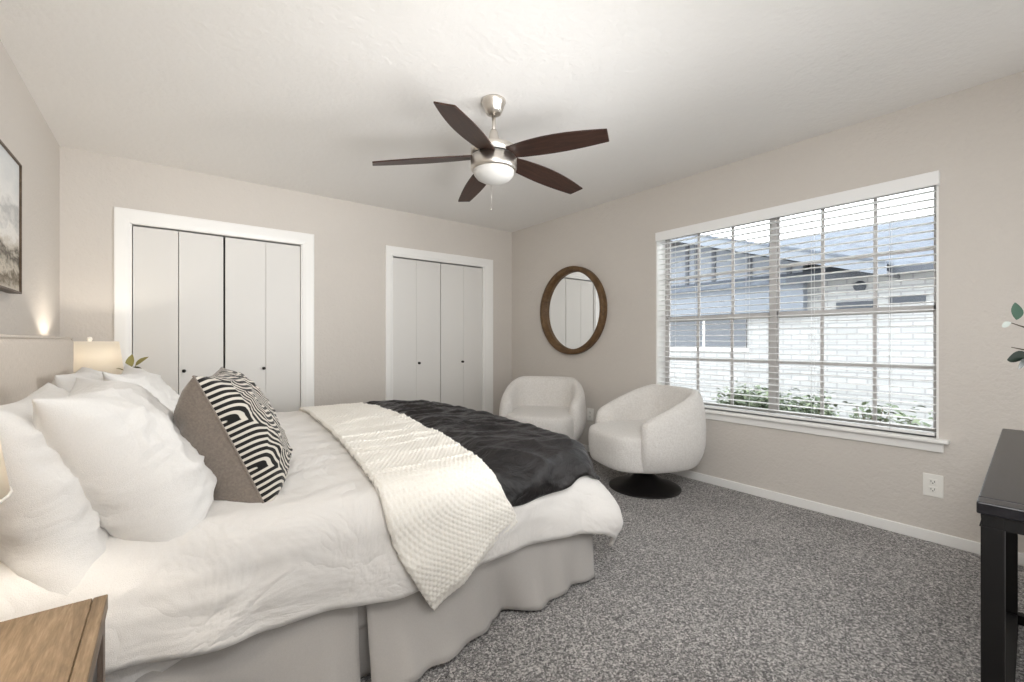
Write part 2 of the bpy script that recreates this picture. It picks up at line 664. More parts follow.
# lean roof over the brick wall
r = MB()
prof = [(7.25, 1.98), (7.25, 2.06), (10.2, 3.25), (10.2, 3.12), (7.55, 2.02)]
r.grid([[(x + hx, y + hy, z - GZ) for (x, z) in prof] for y in (-4.2, 5.2)], closev=True, smooth=False)
r.build('roof', M['rooft'], hs)
hb('eave_fascia', M['batten'], [(7.235, 7.25, -4.2, 2.68, 1.955, 2.05)])  # dark colour stands for the thin shadow along the eave
# gable in front of the roof
g = MB()
gp = [(4.9, 1.55), (9.0, 1.55), (9.0, 3.2), (5.9, 3.62), (2.52, 2.30), (2.52, 1.55)]
gp = [(9.0, 1.55), (9.0, 1.75), (4.55, 2.92), (2.52, 2.26), (2.52, 1.55)]
V = [(7.42 + hx, y + hy, z - GZ) for y, z in gp] + [(7.62 + hx, y + hy, z - GZ) for y, z in gp]
n = len(gp)
g.add(V, [tuple(range(n)), tuple(range(2 * n - 1, n - 1, -1))] + [(i, (i + 1) % n, n + (i + 1) % n, n + i) for i in range(n)], False)
g.build('gable_siding', M['siding'], hs)
hb('gable_band', M['fascia'], [(7.38, 7.42, 2.50, 9.0, 1.56, 2.02)])
bt = MB()
for y, zt in ((4.78, 3.0), (4.36, 2.9), (4.18, 2.85), (3.87, 2.72), (3.27, 2.45), (2.70, 2.27)):
    bt.box(7.395 + hx, 7.42 + hx, y - 0.03 + hy, y + 0.03 + hy, 2.02 - GZ, zt - GZ)
bt.box(7.39 + hx, 7.42 + hx, 2.6 + hy, 9 + hy, 2.02 - GZ, 2.07 - GZ)
bt.build('batten', M['batten'], hs)
PK = (4.45, 3.03)      # peak of the gable (y, z); it falls to the eave on one side and to the far corner on the other
EA = (1.45, 2.055)
EB = (9.6, 1.40)


def rake_piece(name, mat, p, q, xa, xb, dz0, dz1):
    k = MB()
    V = []
    for x in (xa, xb):
        V += [(x + hx, p[0] + hy, p[1] + dz0 - GZ), (x + hx, p[0] + hy, p[1] + dz1 - GZ), (x + hx, q[0] + hy, q[1] + dz1 - GZ), (x + hx, q[0] + hy, q[1] + dz0 - GZ)]
    k.add(V, [(0, 1, 2, 3), (7, 6, 5, 4), (0, 4, 5, 1), (1, 5, 6, 2), (2, 6, 7, 3), (3, 7, 4, 0)], False)
    return k.build(name, mat, hs)


for q in (EA, EB):
    rake_piece('rake_board', M['fascia'], PK, q, 6.90, 6.94, -0.15, 0.0)
    rake_piece('rake_soffit', M['soffit'], PK, q, 6.94, 9.8, -0.13, -0.09)
    rake_piece('gable_roof', M['rooft'], PK, q, 6.88, 9.8, 0.0, 0.03)
wf = hb('window_frame', M['trim'], [(7.56, 7.60, 3.36, 6.2, 0.93, 0.99), (7.56, 7.60, 4.11, 4.15, 0.99, 1.56), (7.56, 7.60, 6.14, 6.2, 0.99, 1.56)])
hb('window_pane', M['fardark'], [(7.57, 7.59, 3.40, 6.15, 0.985, 1.56)], wf)
hb('wall_vent', M['batten'], [(7.57, 7.60, 1.20, 1.55, 1.60, 1.70), (7.57, 7.60, 1.72, 2.15, 1.56, 1.66)])
l = MB()
l.lathe([(0, 0.05), (0.05, 0.05), (0.07, 0.03), (0.075, 0)], 20)
l.build('wall_lamp', M['batten'], hs, (7.6 + hx, 1.88 + hy, 1.87 - GZ), (0, -PI / 2, 0))


def leaf_mesh(L, W, curl=0.25, fold=0.15, n=5):
    """grid rows of a pointed leaf lying along +x, normal +z"""
    rows = []
    for i in range(n + 1):
        t = i / n
        wd = W * (math.sin(PI * min(1, t * 0.97 + 0.015)) ** 0.8) * (1 - 0.25 * t)
        x = L * t
        z = -curl * L * t * t
        rows.append([(x, -wd / 2, z + fold * wd), (x, 0, z), (x, wd / 2, z + fold * wd)])
    return rows


def put_leaf(mb, rows, loc, yaw, pitch, roll, s=1.0, m=0):
    mt = Matrix.Translation(loc) @ Matrix.Rotation(yaw, 4, 'Z') @ Matrix.Rotation(-pitch, 4, 'Y') @ Matrix.Rotation(roll, 4, 'X') @ Matrix.Scale(s, 4)
    mb.grid([[mt @ Vector(p) for p in r] for r in rows], m=m)


M['bushleaf'] = plain('shrub_leaf', srgb(84, 95, 74), 0.6)
M['bushleaf2'] = plain('shrub_leaf_pale', srgb(116, 126, 100), 0.6)
M['bark'] = plain('brown_bark', srgb(92, 74, 58), 0.8)


def shrub(cx, cy, rx, ry, z0, z1, label, nleaf, seed):
    rd = random.Random(seed)
    e = empty('shrub', (cx, cy, GZ), label, 'shrub', group='shrubs outside the window')
    s = MB()
    f = MB()
    lf = leaf_mesh(0.075, 0.042)
    tips = []
    for k in range(16):
        a = rd.uniform(0, 2 * PI)
        rr = math.sqrt(rd.random())
        tip = Vector((rx * rr * math.cos(a), ry * rr * math.sin(a), (z0 - GZ) + (z1 - z0) * (0.45 + 0.55 * rd.random() * (1 - 0.4 * rr))))
        s.tube([(0.02 * math.cos(a), 0.02 * math.sin(a), 0), tip * 0.55 + Vector((0, 0, 0.05)), tip], [0.012, 0.008, 0.003], 5)
        tips.append(tip)
    for k in range(nleaf):
        t = rd.choice(tips)
        p = t + Vector((rd.gauss(0, 0.09), rd.gauss(0, 0.09), rd.gauss(-0.03, 0.08)))
        put_leaf(f, lf, p, rd.uniform(0, 2 * PI), rd.uniform(-0.4, 0.9), rd.uniform(-0.6, 0.6), rd.uniform(0.7, 1.25), rd.choice((0, 0, 1)))
    s.build('stem', M['bark'], e)
    f.build('foliage', [M['bushleaf'], M['bushleaf2']], e)


shrub(6.0, 2.60, 0.30, 0.32, 0.0, 0.47, 'bushy green shrub outside, tallest of the row before the brick wall', 1150, 3)
shrub(6.0, 2.02, 0.28, 0.34, 0.0, 0.42, 'green shrub outside behind the window centre post', 950, 5)
shrub(5.9, 1.38, 0.22, 0.26, 0.0, 0.48, 'sparse shrub outside with a few open sprigs against the brick', 130, 9)
shrub(5.9, 0.98, 0.24, 0.26, 0.0, 0.36, 'low thin shrub outside nearest the window edge by the outlet', 130, 11)

# ------------------------------------------------------------------ BED
BX0, BX1, BY0, BY1 = -0.42, 1.58, 1.42, 3.35
BYC = (BY0 + BY1) / 2
M['linen'] = fabric('oatmeal_linen', srgb(222, 211, 199), srgb(204, 193, 180), 260, 0.3, stretch=(1, 1.6, 0.35))
M['skirt'] = fabric('grey_beige_skirt_cloth', srgb(190, 186, 182), None, 500, 0.15)
M['sheet'] = fabric('white_cotton', srgb(234, 232, 229), srgb(229, 227, 224), 500, 0.60, wr=0.75)
M['duvet'] = fabric('white_duvet_cotton', srgb(233, 230, 226), srgb(229, 226, 222), 500, 0.68, wr=0.9)
bed = empty('bed', (0.5, BYC, 0), 'king bed with oatmeal upholstered headboard and grey pleated skirt', 'bed')
ox, oyb = -0.5, -BYC


def rounded_slab(x0, x1, y0, y1, z0, z1, r, n=6):
    """rounded-rectangle loops stacked into a soft block"""
    mb = MB()
    loops = []
    prof = []
    for i in range(n + 1):
        a = PI / 2 * i / n
        prof.append((r * (1 - math.sin(a)), z0 + r * (1 - math.cos(a))))
    for i in range(n + 1):
        a = PI / 2 * i / n
        prof.append((r * (1 - math.cos(a)), z1 - r * (1 - math.sin(a))))
    for ins, z in prof:
        loop = []
        R = max(0.001, r * 1.3 - ins * 0.7)
        for (cx, cy, a0) in ((x1 - ins - R, y1 - ins - R, 0), (x0 + ins + R, y1 - ins - R, 1), (x0 + ins + R, y0 + ins + R, 2), (x1 - ins - R, y0 + ins + R, 3)):
            for k in range(n + 1):
                a = PI / 2 * (a0 + k / n)
                loop.append((cx + R * math.cos(a), cy + R * math.sin(a), z))
        loops.append(loop)
    mb.grid(loops, closev=True)
    N = len(loops[0])
    mb.F.append(tuple(range(N)))
    mb.F.append(tuple(range((len(loops) - 1) * N, len(loops) * N)))
    mb.S += [False, False]
    mb.M += [0, 0]
    return mb


hbm = rounded_slab(X0 + 0.025 + ox, BX0 + 0.005 + ox, BY0 - 0.125 + oyb, BY1 + 0.130 + oyb, 0.12, 1.128, 0.035)
hbo = hbm.build('headboard', M['linen'], bed)
pp = MB()
pts = []
for (y, z) in ((BY0 - 0.120, 0.3), (BY0 - 0.120, 1.095), (BY0 - 0.095, 1.124), (BY1 + 0.100, 1.124), (BY1 + 0.125, 1.095), (BY1 + 0.125, 0.3)):
    pts.append((BX0 - 0.004 + ox, y + oyb, z))
pp.tube(pts, 0.006, 8)
pp.build('piping', M['linen'], hbo)
rounded_slab(BX0 + ox, BX1 + ox, BY0 + oyb, BY1 + oyb, 0.17, 0.33, 0.03).build('box_spring', M['skirt'], bed)
rounded_slab(BX0 + 0.005 + ox, BX1 - 0.005 + ox, BY0 + 0.01 + oyb, BY1 - 0.01 + oyb, 0.335, 0.565, 0.06).build('mattress', M['sheet'], bed)
M['darkleg'] = plain('dark_bed_leg', (0.03, 0.025, 0.02), 0.5)
for (x, y) in ((BX0 + 0.08, BY0 + 0.12), (BX0 + 0.08, BY1 - 0.12), (BX1 - 0.12, BY0 + 0.12), (BX1 - 0.12, BY1 - 0.12)):
    l = MB()
    l.lathe([(0, 0), (0.022, 0), (0.032, 0.17), (0, 0.17)], 14)
    l.build('leg', M['darkleg'], bed, (x + ox, y + oyb, 0))


# pleated skirt: panels of cloth that swing outward towards the floor
def skirt_panel(p, q, nrm, seed, amp=0.03, flare=0.025, zt=0.345, lift=0.0, inset=0.0):
    p, q, nrm = Vector(p), Vector(q), Vector(nrm)
    L = (q - p).length
    nu, nv = max(8, int(L / 0.018)), 16
    rows = []
    for i in range(nu + 1):
        s = i / nu
        row = []
        for j in range(nv + 1):
            t = j / nv        # 0 top, 1 bottom
            d = t ** 1.3
            x = s * L
            wv = nz(x * 3.1 + seed, seed * 1.7, t * 0.5) * 1.3 + 0.95 * nz(x * 8.5 + seed, 3.3, t * 0.8) + 0.14 * nz(x * 17 - t * 1.5 + seed, 8.3, t)
            edge = sm(0, 0.10, x) * sm(0, 0.10, L - x)
            o = flare * d + amp * d * wv * (0.4 + 0.6 * edge) - inset
            pt = p + (q - p) * s + nrm * (0.008 + o)
            z = zt - (zt - 0.012) * t + lift * d * (0.5 + 0.5 * nz(x * 3 + seed, 9.1))
            row.append((pt.x + ox, pt.y + oyb, z))
        rows.append(row)
    b = MB()
    b.grid(rows)
    return b


ya, yb2 = BY0 - 0.004, BY1 + 0.004
sk = [skirt_panel((BX0, ya, 0), (0.475, ya, 0), (0, -1, 0), 1.3, 0.060),
      skirt_panel((0.50, ya, 0), (BX1 - 0.02, ya, 0), (0, -1, 0), 4.7, 0.075, 0.045, lift=0.012),
      skirt_panel((0.42, ya + 0.03, 0), (0.57, ya + 0.03, 0), (0, -1, 0), 7.7, 0.004, 0.0),
      skirt_panel((BX1, BY0 + 0.03, 0), (BX1, BYC - 0.02, 0), (1, 0, 0), 2.9, 0.03),
      skirt_panel((BX1, BYC + 0.02, 0), (BX1, BY1, 0), (1, 0, 0), 8.1, 0.03),
      skirt_panel((BX1 - 0.02, BY0 + 0.05, 0), (BX1 - 0.10, ya + 0.03, 0), (0.7, -0.7, 0), 6.1, 0.004, 0.0),
      skirt_panel((BX0, yb2, 0), (BX1 - 0.02, yb2, 0), (0, 1, 0), 5.5, 0.03)]
for s in sk:
    s.build('skirt_panel', M['skirt'], bed, solid=0.003)

# --- draping: flat cloth coordinates to a sheet lying over the bed
RE = 0.085           # edge rounding
RC = 0.10            # plan rounding of the top's corners
TX0, TX1 = -1.5, BX1 + 0.018 - RE - RC
TY0, TY1 = BY0 - 0.018 + RE + RC, BY1 + 0.018 - RE - RC


def bedtop(x, y):
    u = (y - BYC) / ((BY1 - BY0) / 2)
    u = max(-1, min(1, u))
    fx = sm(1.65, 1.1, x)
    return 0.585 + 0.045 * (1 - abs(u) ** 2.2) * (0.6 + 0.4 * fx) + 0.012 * fx


def drape(px, py, off, ripple=0.0, rk=9.0, seed=0.0):
    cx = max(TX0, min(TX1, px))
    cy = max(TY0, min(TY1, py))
    vx, vy = px - cx, py - cy
    L = math.hypot(vx, vy)
    zt = bedtop(cx + min(1, RC / max(L, 1e-6)) * vx, cy + min(1, RC / max(L, 1e-6)) * vy)
    if L <= RC:
        return Vector((px, py, zt + off)), Vector((0, 0, 1)), 0.0
    n = Vector((vx / L, vy / L, 0))
    e = L - RC
    ea = RE * PI / 2
    c = Vector((cx, cy, 0))
    if e < ea:
        a = e / RE
        nn = n * math.sin(a) + Vector((0, 0, math.cos(a)))
        p = c + n * (RC + RE * math.sin(a)) + Vector((0, 0, zt - RE * (1 - math.cos(a))))
        h = 0.0
    else:
        cn = (2 * abs(vx * vy) / (L * L)) ** 2
        h = (e - ea) * (1 - 0.16 * cn)
        nn = n.copy()
        p = c + n * (RC + RE + cn * (0.13 * sm(0.0, 0.22, h) - 0.05 * sm(0.24, 0.42, h))) + Vector((0, 0, zt - RE - h))
    if ripple and e > 0:
        g = sm(0.0, 0.30, e)
        per = cx * 1.0 - cy * 1.0 + math.atan2(vy, vx) * 0.22
        r = nz(per * rk + seed, seed * 0.7, h * 1.4) + 0.5 * nz(per * rk * 2.1 + seed, 5.0, h * 2)
        p += n * (g * (0.012 + ripple * (0.45 + r)))
    return p + nn * off, nn, h


def wrinkle(px, py, seed, amp, sx=3.0, sy=3.0):
    a = nz(px * sx + seed, py * sy, seed)
    bb = 1 - abs(nz(px * sx * 1.7 + 3.1, py * sy * 1.7 + seed, 2.2)) * 2.2
    c = 1 - abs(nz(px * sx * 0.9 + py * 2.0 + 7, py * sy * 3.1 - px + seed, 4.2)) * 2.6
    return amp * (0.7 * a + 0.38 * max(-0.2, bb) + 0.5 * max(0.0, c) ** 2)


def cloth(fn, nu, nv):
    b = MB()
    b.grid([[fn(i / nu, j / nv) for j in range(nv + 1)] for i in range(nu + 1)])
    return b


DA = 0.015        # height of the duvet's soft wrinkles, shared by what lies on it


# duvet
def duvet_pt(s, t):
    px = -0.405 + s * (BX1 + 0.28 + 0.405)
    drop = 0.24 + 0.095 * sm(-0.2, 1.30, px) - 0.03 * sm(1.1, 1.45, px) + 0.018 * math.sin(px * 4.1) + 0.01 * math.sin(px * 9.3 + 1)
    lo = BY0 - drop
    hi = BY1 + 0.30
    py = lo + t * (hi - lo)
    p, n, h = drape(px, py, 0.0, 0.028, 5.0, 2.0)
    amp = DA * (0.35 + 0.65 * sm(-0.3, 0.1, px))
    return p + n * (wrinkle(px, py, 1.7, amp, 2.6, 3.0))


dv = cloth(duvet_pt, 130, 150).build('duvet', M['duvet'], solid=0.016, soff=1.0)
tag(dv, 'white rumpled cotton duvet spread over the king bed', 'duvet')


# flat sheet hanging lower than the duvet close to the nightstand
def sheet_pt(s, t):
    px = -0.34 + s * 0.62
    lo = BY0 - 0.335 + 0.13 * sm(-0.15, 0.28, px)
    py = lo + t * (BY0 + 0.10 - lo)
    p, n, h = drape(px, py, -0.016, 0.010, 5.0, 2.0)
    return p + n * wrinkle(px, py, 4.7, 0.003)


sh = cloth(sheet_pt, 40, 40).build('bed_sheet', M['sheet'], solid=0.003)
tag(sh, 'thin white sheet edge showing below the duvet near the nightstand', 'sheet')


# knitted throw
M['knit'] = fabric('cream_chunky_knit', srgb(246, 243, 236), srgb(238, 233, 223), 300, 0.2)
KW = 0.425
path = []
x, y = 0.957, BY1 + 0.22
ds = 0.0050
while True:
    drop = BY0 + 0.02 - y
    ang = -0.095 + 0.62 * sm(-0.06, 0.16, drop)
    path.append((x, y, ang))
    if drop > 0.308:
        break
    x += ds * math.sin(ang)
    y -= ds * math.cos(ang)
NK = len(path) - 1
EXTRA = 7          # the under layer hangs a little lower than the upper one


def knit_pt(i, j, nt):
    """j > 0: upper layer, j < 0: the layer folded beneath it (fold along one long edge)"""
    low = j < 0
    ii = i if low else i * (NK - EXTRA) / NK
    i0 = min(NK - 1, int(ii))
    fr_ = ii - i0
    x = path[i0][0] * (1 - fr_) + path[i0 + 1][0] * fr_
    y = path[i0][1] * (1 - fr_) + path[i0 + 1][1] * fr_
    a = path[i0][2]
    aj = abs(j)
    t = (aj / nt - 0.5) * KW
    px, py = x + t * math.cos(a), y + t * math.sin(a)
    s = ii * ds
    row = int(s / 0.0150)
    q = t / 0.0185 + (0.5 if row % 2 else 0.0)
    bump = (abs(math.sin(PI * s / 0.0150)) ** 0.6) * (abs(math.sin(PI * q)) ** 0.6)
    end = min(1.0, (NK - i) / 2.0)
    fat = (0.006 if low else 0.017) if aj > 1 else (0.008 if aj == 1 and low else 0.011)
    p, n, h = drape(px, py, 0.019 + fat, 0.020, 5.0, 2.0)
    wv = 0.010 * nz(t * 5 + 2, s * 1.5, 8.0)
    b_ = -bump if low else bump
    return p + n * (b_ * 0.0065 * (0.4 if low else 1.0) + wrinkle(px, py, 1.7, DA, 2.6, 3.0) + wv * sm(0.02, 0.2, h) * 2
                    + (0.018 * sm(0.06, 0.3, h) * (aj / nt) if not low else 0.0))


def throw_edge(py):
    """x of the knit throw's foot-side edge at a given y"""
    k = min(range(NK + 1), key=lambda q: abs(path[q][1] - py))
    return path[k][0] + KW / 2 * math.cos(path[k][2])


nt = 92
kb = MB()
kb.grid([[knit_pt(i, j, nt) for j in range(-nt, nt + 1)] for i in range(NK + 1)])
kn = kb.build('knit_throw', M['knit'], solid=0.005, soff=0.0)
tag(kn, 'cream chunky knit throw folded double across the white duvet', 'throw blanket')


# dark velvet throw
def velvet():
    t = NT('charcoal_velvet')
    a = t.noise(t.coords((1, 1, 1)), 5, 4, 0.6, 0.8)
    t.set(col=t.ramp(a, [(0.3, srgb(18, 16, 16)), (0.7, srgb(34, 30, 30))]), rough=0.38, sheen=0.04, sheenr=0.4, spec=0.38)
    t.b.inputs['Sheen Tint'].default_value = (0.80, 0.84, 1.0, 1)
    t.bump(t.noise(t.coords((1.0, 2.2, 1)), 9, 5, 0.6, 1.2), 0.45, 0.03)
    return t.m


M['velvet'] = velvet()
EDGE = [throw_edge(BY0 - 0.3 + 0.05 * k) for k in range(60)]


def throw_pt(s, t):
    px = 0.96 + s * (BX1 + 0.16 - 0.96)
    lo = BY0 - 0.115 + 0.006 * math.sin(px * 27) + 0.065 * sm(1.15, 1.62, px) + 0.05 * sm(1.55, 1.75, px)
    hi = BY1 + 0.25
    py = lo + t * (hi - lo)
    ed = EDGE[max(0, min(59, int((py - BY0 + 0.3) / 0.05)))]
    g = sm(-0.03, 0.09, px - ed)
    p, n, h = drape(px, py, 0.019 + 0.010 * g, 0.022, 5.0, 2.0)
    f = 1 - abs(nz(px * 2.0 + 0.5 * py, py * 8.5 + 1.4 * px + 5, 1.0)) * 2.4
    f2 = 1 - abs(nz(px * 4.5 - 2.0 * py + 3, py * 13 + px * 2, 7.0)) * 2.4
    f3 = nz(px * 11, py * 11, 3.0)
    return p + n * (wrinkle(px, py, 1.7, DA, 2.6, 3.0) + g * (0.018 * max(0, f) ** 1.6 + 0.010 * max(0, f2) ** 1.3 + 0.003 * f3))


th = cloth(throw_pt, 120, 220).build('velvet_throw', M['velvet'], solid=0.005, soff=-1.0)
tag(th, 'dark charcoal velvet throw draped over the foot of the bed', 'throw blanket')


# ------------------------------------------------------------------ PILLOWS
def ridge(x, y, z, k=2.4):
    return max(0.0, 1 - abs(nz(x, y, z)) * k)


def outline(wd, hg, u, v, pinch=0.085, ear=0.0):
    e = 1 + (ear if v > 0 else 0.0) * abs(u * v) ** 6
    return (wd / 2 * u * (1 - pinch * (1 - v * v) * abs(u) ** 2) * e, hg / 2 * v * (1 - pinch * (1 - u * u) * abs(v) ** 2) * e)


def pillow_rows(wd, hg, th, seed, wrk=0.008, ear=0.0, sag=0.0, n=64, side=1):
    rows = []
    for i in range(n + 1):
        row = []
        for j in range(n + 1):
            a, c = -1 + 2 * i / n, -1 + 2 * j / n
            # concentrate samples near the edge
            u = math.sin(a * PI / 2) * 0.5 + a * 0.5
            v = math.sin(c * PI / 2) * 0.5 + c * 0.5
            fu, fv = (1 - abs(u) ** 3.4), (1 - abs(v) ** 3.0)
            f = max(0.0, fu) ** 0.50 * max(0.0, fv) ** 0.55
            x, y = outline(wd, hg, u, v, ear=ear)
            # long soft folds, diagonal tension lines and gathers along the seam
            c1 = ridge(u * 1.3 + seed + 0.5 * v, v * 1.5, seed) ** 2
            c2 = ridge(u * 2.6 - 1.9 * v + seed, v * 1.1 + u * 0.8, seed + 5, 2.8) ** 2
            c3 = ridge(u * 1.0 + seed, v * 4.2 + 0.8 * u, seed + 9, 2.8) ** 2
            pa = math.atan2(v, u)
            edge = max(abs(u), abs(v))
            rad = ridge(math.cos(pa) * 7 + seed, math.sin(pa) * 7, 1.0, 2.0) * sm(0.45, 0.9, edge)
            d = wrk * (1.0 * c1 + 0.9 * c2 + 0.7 * c3 + 0.55 * rad - 0.5) * min(1, f * 1.5)
            bias = 1 - sag * v            # filling settles to the bottom
            row.append(Vector((x, y, side * (th / 2 * f * bias + d))))
        rows.append(row)
    return rows


def pillow_frame(loc, lean, yaw, roll=0.0):
    L = lean
    bx = Vector((0, 1, 0))
    by = Vector((-math.sin(L), 0, math.cos(L)))
    bz = Vector((math.cos(L), 0, math.sin(L)))
    m = Matrix((bx, by, bz)).transposed().to_4x4()
    return Matrix.Translation(loc) @ Matrix.Rotation(yaw, 4, 'Z') @ m @ Matrix.Rotation(roll, 4, 'Z')


def place(o, mtx):
    o.matrix_world = mtx
    o.location, o.rotation_euler = mtx.to_translation(), mtx.to_euler()


def bed_pillow(name, wd, hg, th, loc, lean, yaw, label, group, seed, ear=0.0, sag=0.12, roll=0.0, wrk=0.012, back=1.0):
    e = empty(name, (0, 0, 0), label, 'pillow', group=group)
    place(e, pillow_frame(loc, lean, yaw, roll))
    b = MB()
    b.grid(pillow_rows(wd, hg, th, seed, wrk, ear, sag, side=1))
    b.grid(pillow_rows(wd, hg, th * back, seed + 3, wrk, ear, sag, side=-1))
    b.build('case', M['sheet'], e)
    return e


R_ = math.radians
bed_pillow('bed_pillow', 0.70, 0.50, 0.20, (-0.235, 1.715, 0.735), R_(17), 0.0,
           'white plain pillow against the headboard, half hidden by the near lampshade', 'white bed pillows', 2.3)
bed_pillow('pillow_sham', 0.66, 0.50, 0.31, (-0.100, 1.730, 0.757), R_(31), R_(1),
           'large white sham leaning in front of the other pillow by the nightstand', 'white shams', 5.9, ear=0.07, wrk=0.013, back=0.62)
bed_pillow('bed_pillow', 0.70, 0.47, 0.21, (-0.245, 2.86, 0.765), R_(28), 0.0,
           'white plain pillow at the far side of the bed close to the glowing lamp', 'white bed pillows', 8.4)
bed_pillow('pillow_sham', 0.68, 0.46, 0.22, (-0.065, 2.76, 0.765), R_(30), R_(-2),
           'white sham at the far side of the bed, behind the patterned cushion', 'white shams', 11.2, ear=0.13)


def geo_pattern():
    t = NT('black_and_white_maze_print')
    tc = t.n('ShaderNodeTexCoord')
    sp = t.n('ShaderNodeSeparateXYZ')
    t.l(tc.outputs['Object'], sp.inputs[0])
    CELL = 0.165
    u = t.math('ADD', t.math('DIVIDE', sp.outputs[0], CELL), 20.30)
    v = t.math('ADD', t.math('DIVIDE', sp.outputs[1], CELL), 20.55)
    iu, iv = t.math('FLOOR', u), t.math('FLOOR', v)
    fu, fv = t.math('SUBTRACT', u, iu), t.math('SUBTRACT', v, iv)
    cb = t.n('ShaderNodeCombineXYZ')
    t.l(iu, cb.inputs[0])
    t.l(iv, cb.inputs[1])
    wn = t.n('ShaderNodeTexWhiteNoise', noise_dimensions='2D')
    t.l(cb.outputs[0], wn.inputs[0])
    flip = t.math('GREATER_THAN', wn.outputs['Value'], 0.5)
    ff = t.math('ABSOLUTE', t.math('SUBTRACT', fu, flip))

    def rad(a, c):
        return t.math('SQRT', t.math('ADD', t.math('MULTIPLY', a, a), t.math('MULTIPLY', c, c)))

    d = t.math('MINIMUM', rad(ff, fv), rad(t.math('SUBTRACT', 1.0, ff), t.math('SUBTRACT', 1.0, fv)))
    s = t.math('COSINE', t.math('MULTIPLY', d, 2 * PI * 9))
    col = t.ramp(t.math('ADD', t.math('MULTIPLY', s, 0.5), 0.5), [(0.54, srgb(36, 35, 34)), (0.66, srgb(210, 204, 194))])
    t.set(col=col, rough=0.85, sheen=0.15, spec=0.15)
    t.bump(t.noise(t.coords(), 500, 2), 0.2, 0.004)
    return t.m


M['maze'] = geo_pattern()
M['taupe'] = fabric('taupe_velvet', srgb(140, 130, 121), srgb(122, 113, 105), 300, 0.25, wr=0.4, sheen=0.4)
deco = empty('throw_pillow', (0, 0, 0), 'square taupe cushion with black and white maze print front', 'cushion')
place(deco, pillow_frame((0.200, 1.750, 0.798), R_(24), R_(-13)))
b = MB()
b.grid(pillow_rows(0.46, 0.46, 0.20, 3.3, 0.007, sag=0.10, side=1))
b.build('front_panel', M['maze'], deco)
b = MB()
b.grid(pillow_rows(0.46, 0.46, 0.29, 7.3, 0.010, sag=0.10, side=-1))
b.build('back_panel', M['taupe'], deco)
b = MB()
pts = []
for side in range(4):
    for k in range(20):
        t_ = -1 + 2 * k / 20
        u, v = ((t_, -1), (1, t_), (-t_, 1), (-1, -t_))[side]
        pts.append((0.23 * u * (1 - 0.085 * (1 - v * v) * abs(u) ** 2), 0.23 * v * (1 - 0.085 * (1 - u * u) * abs(v) ** 2), 0))
pts.append(pts[0])
b.tube(pts, 0.0035, 6, caps=False)
b.build('piping', M['taupe'], deco)

# ------------------------------------------------------------------ NIGHTSTANDS, LAMPS
M['oak'] = wood('weathered_oak', srgb(84, 69, 52), srgb(118, 99, 77), srgb(146, 126, 102), (11, 1.0, 11), 0.5, 4.0, 0.15)
M['oakside'] = wood('grey_oak_frame', srgb(92, 78, 68), srgb(120, 105, 94), srgb(142, 128, 116), (9, 9, 1.0), 0.5, 4.0, 0.15)
M['drawer'] = plain('charcoal_drawer', srgb(58, 54, 52), 0.5)


def nightstand(y0, y1, label):
    x0, x1, H = X0 + 0.02, -0.095, 0.60
    e = empty('nightstand', ((x0 + x1) / 2, (y0 + y1) / 2, 0), label, 'nightstand', group='pair of oak nightstands')
    hw, hd = (x1 - x0) / 2, (y1 - y0) / 2
    b = MB()
    b.box(-hw, hw - 0.0225, -hd, hd, H - 0.03, H)
    b.box(hw - 0.0215, hw, -hd, hd, H - 0.03, H)
    b.build('top', M['oak'], e, bevel=0.0015, seg=1)
    b = MB()
    b.box(-hw, hw - 0.004, -hd, -hd + 0.035, 0, H - 0.03)
    b.box(-hw, hw - 0.004, hd - 0.035, hd, 0, H - 0.03)
    b.box(-hw, -hw + 0.02, -hd + 0.035, hd - 0.035, 0.08, H - 0.03)
    b.box(-hw, hw - 0.004, -hd + 0.035, hd - 0.035, 0.08, 0.11)
    b.box(-hw, hw - 0.004, -hd + 0.035, hd - 0.035, H - 0.06, H - 0.03)
    b.box(-hw + 0.02, hw - 0.004, -hd + 0.035, hd - 0.035, 0.31, 0.335)
    b.build('carcass', M['oakside'], e, bevel=0.002, seg=1)
    for (za, zb) in ((0.115, 0.305), (0.34, H - 0.065)):
        b = MB()
        b.box(hw - 0.035, hw - 0.012, -hd + 0.039, hd - 0.039, za, zb)
        d = b.build('drawer', M['drawer'], e, bevel=0.002, seg=1)
        k = MB()
        k.tube([(hw - 0.012, -0.07, (za + zb) / 2), (hw + 0.008, -0.07, (za + zb) / 2), (hw + 0.008, 0.07, (za + zb) / 2), (hw - 0.012, 0.07, (za + zb) / 2)], 0.005, 8)
        k.build('handle', M['black'], d)
    return e


nightstand(0.70, 1.20, 'oak nightstand with charcoal drawers beside the near edge of the bed')
nightstand(3.52, 4.02, 'oak nightstand hidden behind the headboard end under the glowing lamp')


def shade_mat():
    t = NT('cream_lampshade_linen')
    t.t.nodes.remove(t.b)
    d = t.n('ShaderNodeBsdfDiffuse')
    d.inputs[0].default_value = (0.86, 0.83, 0.77, 1)
    tr = t.n('ShaderNodeBsdfTranslucent')
    tr.inputs[0].default_value = (0.95, 0.91, 0.84, 1)
    mx = t.n('ShaderNodeMixShader')
    mx.inputs[0].default_value = 0.62
    t.l(d.outputs[0], mx.inputs[1])
    t.l(tr.outputs[0], mx.inputs[2])
    t.l(mx.outputs[0], t.out.inputs[0])
    return t.m


M['shade'] = shade_mat()
M['ceramic'] = plain('white_ceramic', srgb(232, 226, 216), 0.3)
M['brass'] = plain('brushed_brass', (0.6, 0.47, 0.27), 0.35, metal=1.0)
M['finial'] = plain('white_finial', srgb(250, 245, 235), 0.4)


